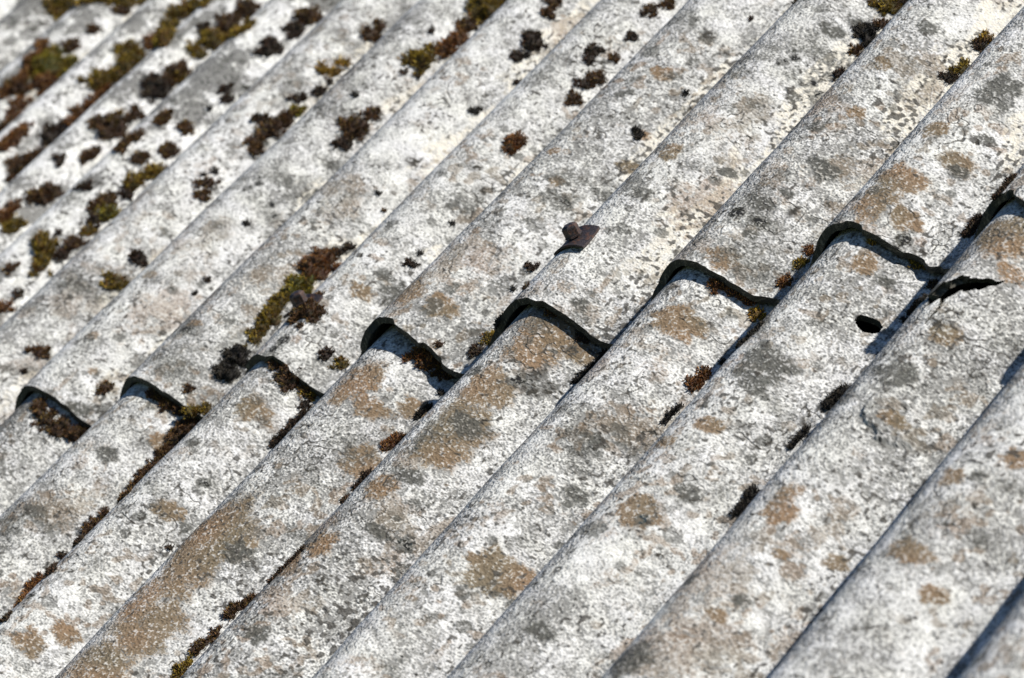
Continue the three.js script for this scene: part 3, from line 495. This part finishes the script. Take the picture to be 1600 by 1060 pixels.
function mossGeometries(it) {
  const z = it.pts[0].z, rm = it.r * z / CAM.f * (z > 4.2 ? 1.18 : 1.30), up = it.pts[0].upper, top = up ? upperTop : lowerTop;
  // centres along the path
  const C = [];
  for (let k = 0; k < it.pts.length; k++) {
    const a = it.pts[k], b = it.pts[k + 1];
    if (!b) { C.push([a.u, a.v]); break; }
    const L = Math.hypot(b.u - a.u, b.v - a.v), n = Math.max(1, Math.round(L / (rm * 1.0)));
    for (let q = 0; q < n; q++) C.push([a.u + (b.u - a.u) * q / n, a.v + (b.v - a.v) * q / n]);
  }
  const strip = C.length > 1, [bu, bv] = C[0], bn = top(bu, bv), main = C.length;
  if (it.r >= 6) for (let k = 0, n = Math.round((strip ? 2.2 : 4) * Math.max(1, C.length * 0.6) + 3 * R0()); k < n; k++) { const c = C[Math.floor(R0() * main)], a = R0() * 6.283, q = rm * (0.75 + 0.75 * R0()); C.push([c[0] + 0.75 * q * Math.cos(a), c[1] + 1.15 * q * Math.sin(a), 1]); }
  const cp = [], cc = [], ci = [], sp = [], sc = [], hues = HUE[it.hue];
  const normal = (u, v) => { const e = 0.002; const gu = (top(u + e, v) - top(u - e, v)) / (2 * e), gv = (top(u, v + e) - top(u, v - e)) / (2 * e), s = Math.sqrt(1 + gu * gu + gv * gv); return [-gu / s, -gv / s, 1 / s]; };
  for (const [cu0, cv0, crumb] of C) {
    const cu = cu0 + (strip ? (R0() - 0.5) * rm * 0.5 : 0), cv = cv0 + (strip ? (R0() - 0.5) * rm * 0.5 : 0);
    const R = rm * (crumb ? 0.22 + 0.30 * R0() : strip ? 0.65 + 0.6 * R0() : 1), hgt = Math.min(0.012, R * (strip ? 0.60 : 0.50)), N = normal(cu, cv), sd = R0() * 100;
    const lumps = Array.from({ length: Math.max(2, Math.round(R / 0.0028)) }, () => { const a = R0() * 6.283, q = Math.sqrt(R0()) * 0.8; return [Math.cos(a) * q, Math.sin(a) * q, 0.20 + 0.25 * R0()]; });
    // outline of the cushion and its lumpy height; s, t in the tangent plane scaled to R
    const out = (a) => 0.40 + 1.15 * fbm(sd + 1.7 * Math.cos(a), sd + 1.7 * Math.sin(a), 3);
    const lift = (s, t) => { const q = Math.hypot(s, t) / out(Math.atan2(t, s)); let b = Math.sqrt(Math.max(0, 1 - q * q)); let l = 0; for (const [x, y, w] of lumps) l = Math.max(l, 1 - ((s - x) ** 2 + (t - y) ** 2) / (w * w)); return hgt * (b * 0.52 + 0.66 * Math.max(0, l) * Math.min(1, b * 1.6)); };
    const at = (s, t, k = 0) => { const u = cu + s * R * 0.84, v = cv + t * R * 1.22, h = lift(s, t) + k; return [u + N[0] * h, v + N[1] * h, top(u, v) + N[2] * h]; };
    // body
    const nr = R > 0.009 ? 7 : 4, ns = R > 0.009 ? 20 : 12, b0 = cp.length / 3, body = hues[0];
    const add = (q) => { cp.push(q[0] - bu, q[1] - bv, q[2] - bn); cc.push(...body.map((x) => x * (0.8 + 0.4 * R0()))); };
    add(at(0, 0));
    for (let r = 1; r <= nr; r++) for (let s = 0; s < ns; s++) { const a = 6.2832 * s / ns, q = r / nr * out(a); add(at(Math.cos(a) * q, Math.sin(a) * q, r === nr ? -0.0012 : 0)); }
    for (let s = 0; s < ns; s++) { const s2 = (s + 1) % ns; ci.push(b0, b0 + 1 + s, b0 + 1 + s2); for (let r = 1; r < nr; r++) { const a = b0 + 1 + (r - 1) * ns, c = a + ns; ci.push(a + s, c + s, c + s2, a + s, c + s2, a + s2); } }
    // shoots: slim three-sided spikes, leaning outwards, in tufts of one tone
    const n = Math.min(2400, Math.round(R * R * 3.1 / 0.0000010 * (it.r < 6 ? 1.1 : 0.95)));
    const far = z > 4.6 ? 1.5 : 1, nn = Math.max(14, Math.round(n / (far * far)));
    for (let k = 0; k < nn; k++) {
      const a = R0() * 6.2832, q = Math.sqrt(R0()) * 1.02 * out(a), s = Math.cos(a) * q, t = Math.sin(a) * q;
      const p = at(s, t, -0.0003);
      const tone = hues[1 + Math.floor(4 * Math.min(0.999, Math.max(0, (fbm(sd + s * 2.2, sd + t * 2.2, 2) - 0.28) * 2.0 + (R0() - 0.5) * 0.55)))], br = 0.45 + 0.75 * R0();
      let d = [N[0] + (R0() - 0.5) * 1.0 + s * 0.9, N[1] + (R0() - 0.5) * 1.0 + t * 0.9, N[2] + (R0() - 0.5) * 0.6]; const dl = Math.hypot(...d); d = d.map((x) => x / dl);
      const len = (0.0016 + 0.0020 * R0()) * far, w = (0.00030 + 0.00026 * R0()) * far;
      let e1 = [d[1], -d[0], 0]; const el = Math.hypot(...e1) || 1; e1 = e1.map((x) => x / el); const e2 = [d[1] * e1[2] - d[2] * e1[1], d[2] * e1[0] - d[0] * e1[2], d[0] * e1[1] - d[1] * e1[0]];
      const ring = (h, ww, k3) => { const c = 2.0944 * k3 + a; return [0, 1, 2].map((m) => p[m] + d[m] * h + (e1[m] * Math.cos(c) + e2[m] * Math.sin(c)) * ww - [bu, bv, bn][m]); };
      const tip = [0, 1, 2].map((m) => p[m] + d[m] * len - [bu, bv, bn][m]);
      const col = tone.map((x) => x * br);
      for (let f = 0; f < 3; f++) { const A = ring(0, w * 0.7, f), B = ring(0, w * 0.7, f + 1), C1 = ring(len * 0.55, w, f), D1 = ring(len * 0.55, w, f + 1); sp.push(...A, ...B, ...D1, ...A, ...D1, ...C1, ...C1, ...D1, ...tip); for (let m = 0; m < 9; m++) sc.push(...col); }
    }
  }
  const body = new THREE.BufferGeometry(); body.setAttribute('position', new THREE.Float32BufferAttribute(cp, 3)); body.setAttribute('color', new THREE.Float32BufferAttribute(cc, 3)); body.setIndex(ci); body.computeVertexNormals();
  const shoots = new THREE.BufferGeometry(); shoots.setAttribute('position', new THREE.Float32BufferAttribute(sp, 3)); shoots.setAttribute('color', new THREE.Float32BufferAttribute(sc, 3)); shoots.computeVertexNormals();
  return { body, shoots, at: [bu, bv, bn], strip };
}
// composed labels: which furrow, counted from the bolts, and which one down it
const ORD = ['first', 'second', 'third', 'fourth', 'fifth', 'sixth', 'seventh', 'eighth', 'ninth', 'tenth', 'eleventh', 'twelfth', 'thirteenth', 'fourteenth', 'fifteenth', 'sixteenth', 'seventeenth', 'eighteenth', 'nineteenth', 'twentieth'];
const furrowOf = (h) => Math.floor(h.u / P - tab(DUU, h.u / P) / P);
const furrowName = (k) => (k >= 5 ? `${ORD[k - 4]} furrow right of the bare bolt` : k === 4 ? 'furrow just right of the bare bolt' : k === 3 ? 'furrow just left of the bare bolt' : k === 2 ? 'furrow just right of the mossy bolt' : k === 1 ? 'furrow just left of the mossy bolt' : `${ORD[1 - k] || 'farthest'} furrow left of the mossy bolt`);
const WORD = { brown: 'brown', rust: 'rust', olive: 'olive', green: 'green', yellow: 'yellow', dark: 'dark', black: 'black' };
const rows = {};
for (const it of items) (rows[furrowOf(it.pts[0])] ??= []).push(it);
for (const [k, row] of Object.entries(rows)) {
  row.sort((a, b) => b.pts[0].v - a.pts[0].v);
  const said = {};
  for (const it of row) {
    if (it.label) continue;
    const form = it.pts.length > 1 ? 'moss strip' : it.r < 6 ? 'moss speck' : it.r < 10 ? 'moss tuft' : 'moss cushion', what = `${WORD[it.hue]} ${form}`;
    (said[what] ??= []).push(it);
  }
  for (const [what, list] of Object.entries(said)) list.forEach((it, i) => { it.label = list.length === 1 ? `only ${what} in the ${furrowName(+k)}` : `${ORD[i]} ${what} from the top in the ${furrowName(+k)}`; });
}
for (const it of items) {
  const G = mossGeometries(it), name = it.pts.length > 1 ? 'moss_strip' : it.r < 10 ? 'moss_tuft' : 'moss_cushion';
  const t = placeOnRoof(new THREE.Group(), ...G.at); t.name = numbered(name); tag(t, it.label, 'moss', 'moss growing on the roof');
  for (const [nm, g] of [['cushion', G.body], ['shoots', G.shoots]]) { const m = new THREE.Mesh(g, mossMat); m.name = nm; m.castShadow = m.receiveShadow = true; t.add(m); }
  scene.add(t);
}
renderer.render(scene, camera);
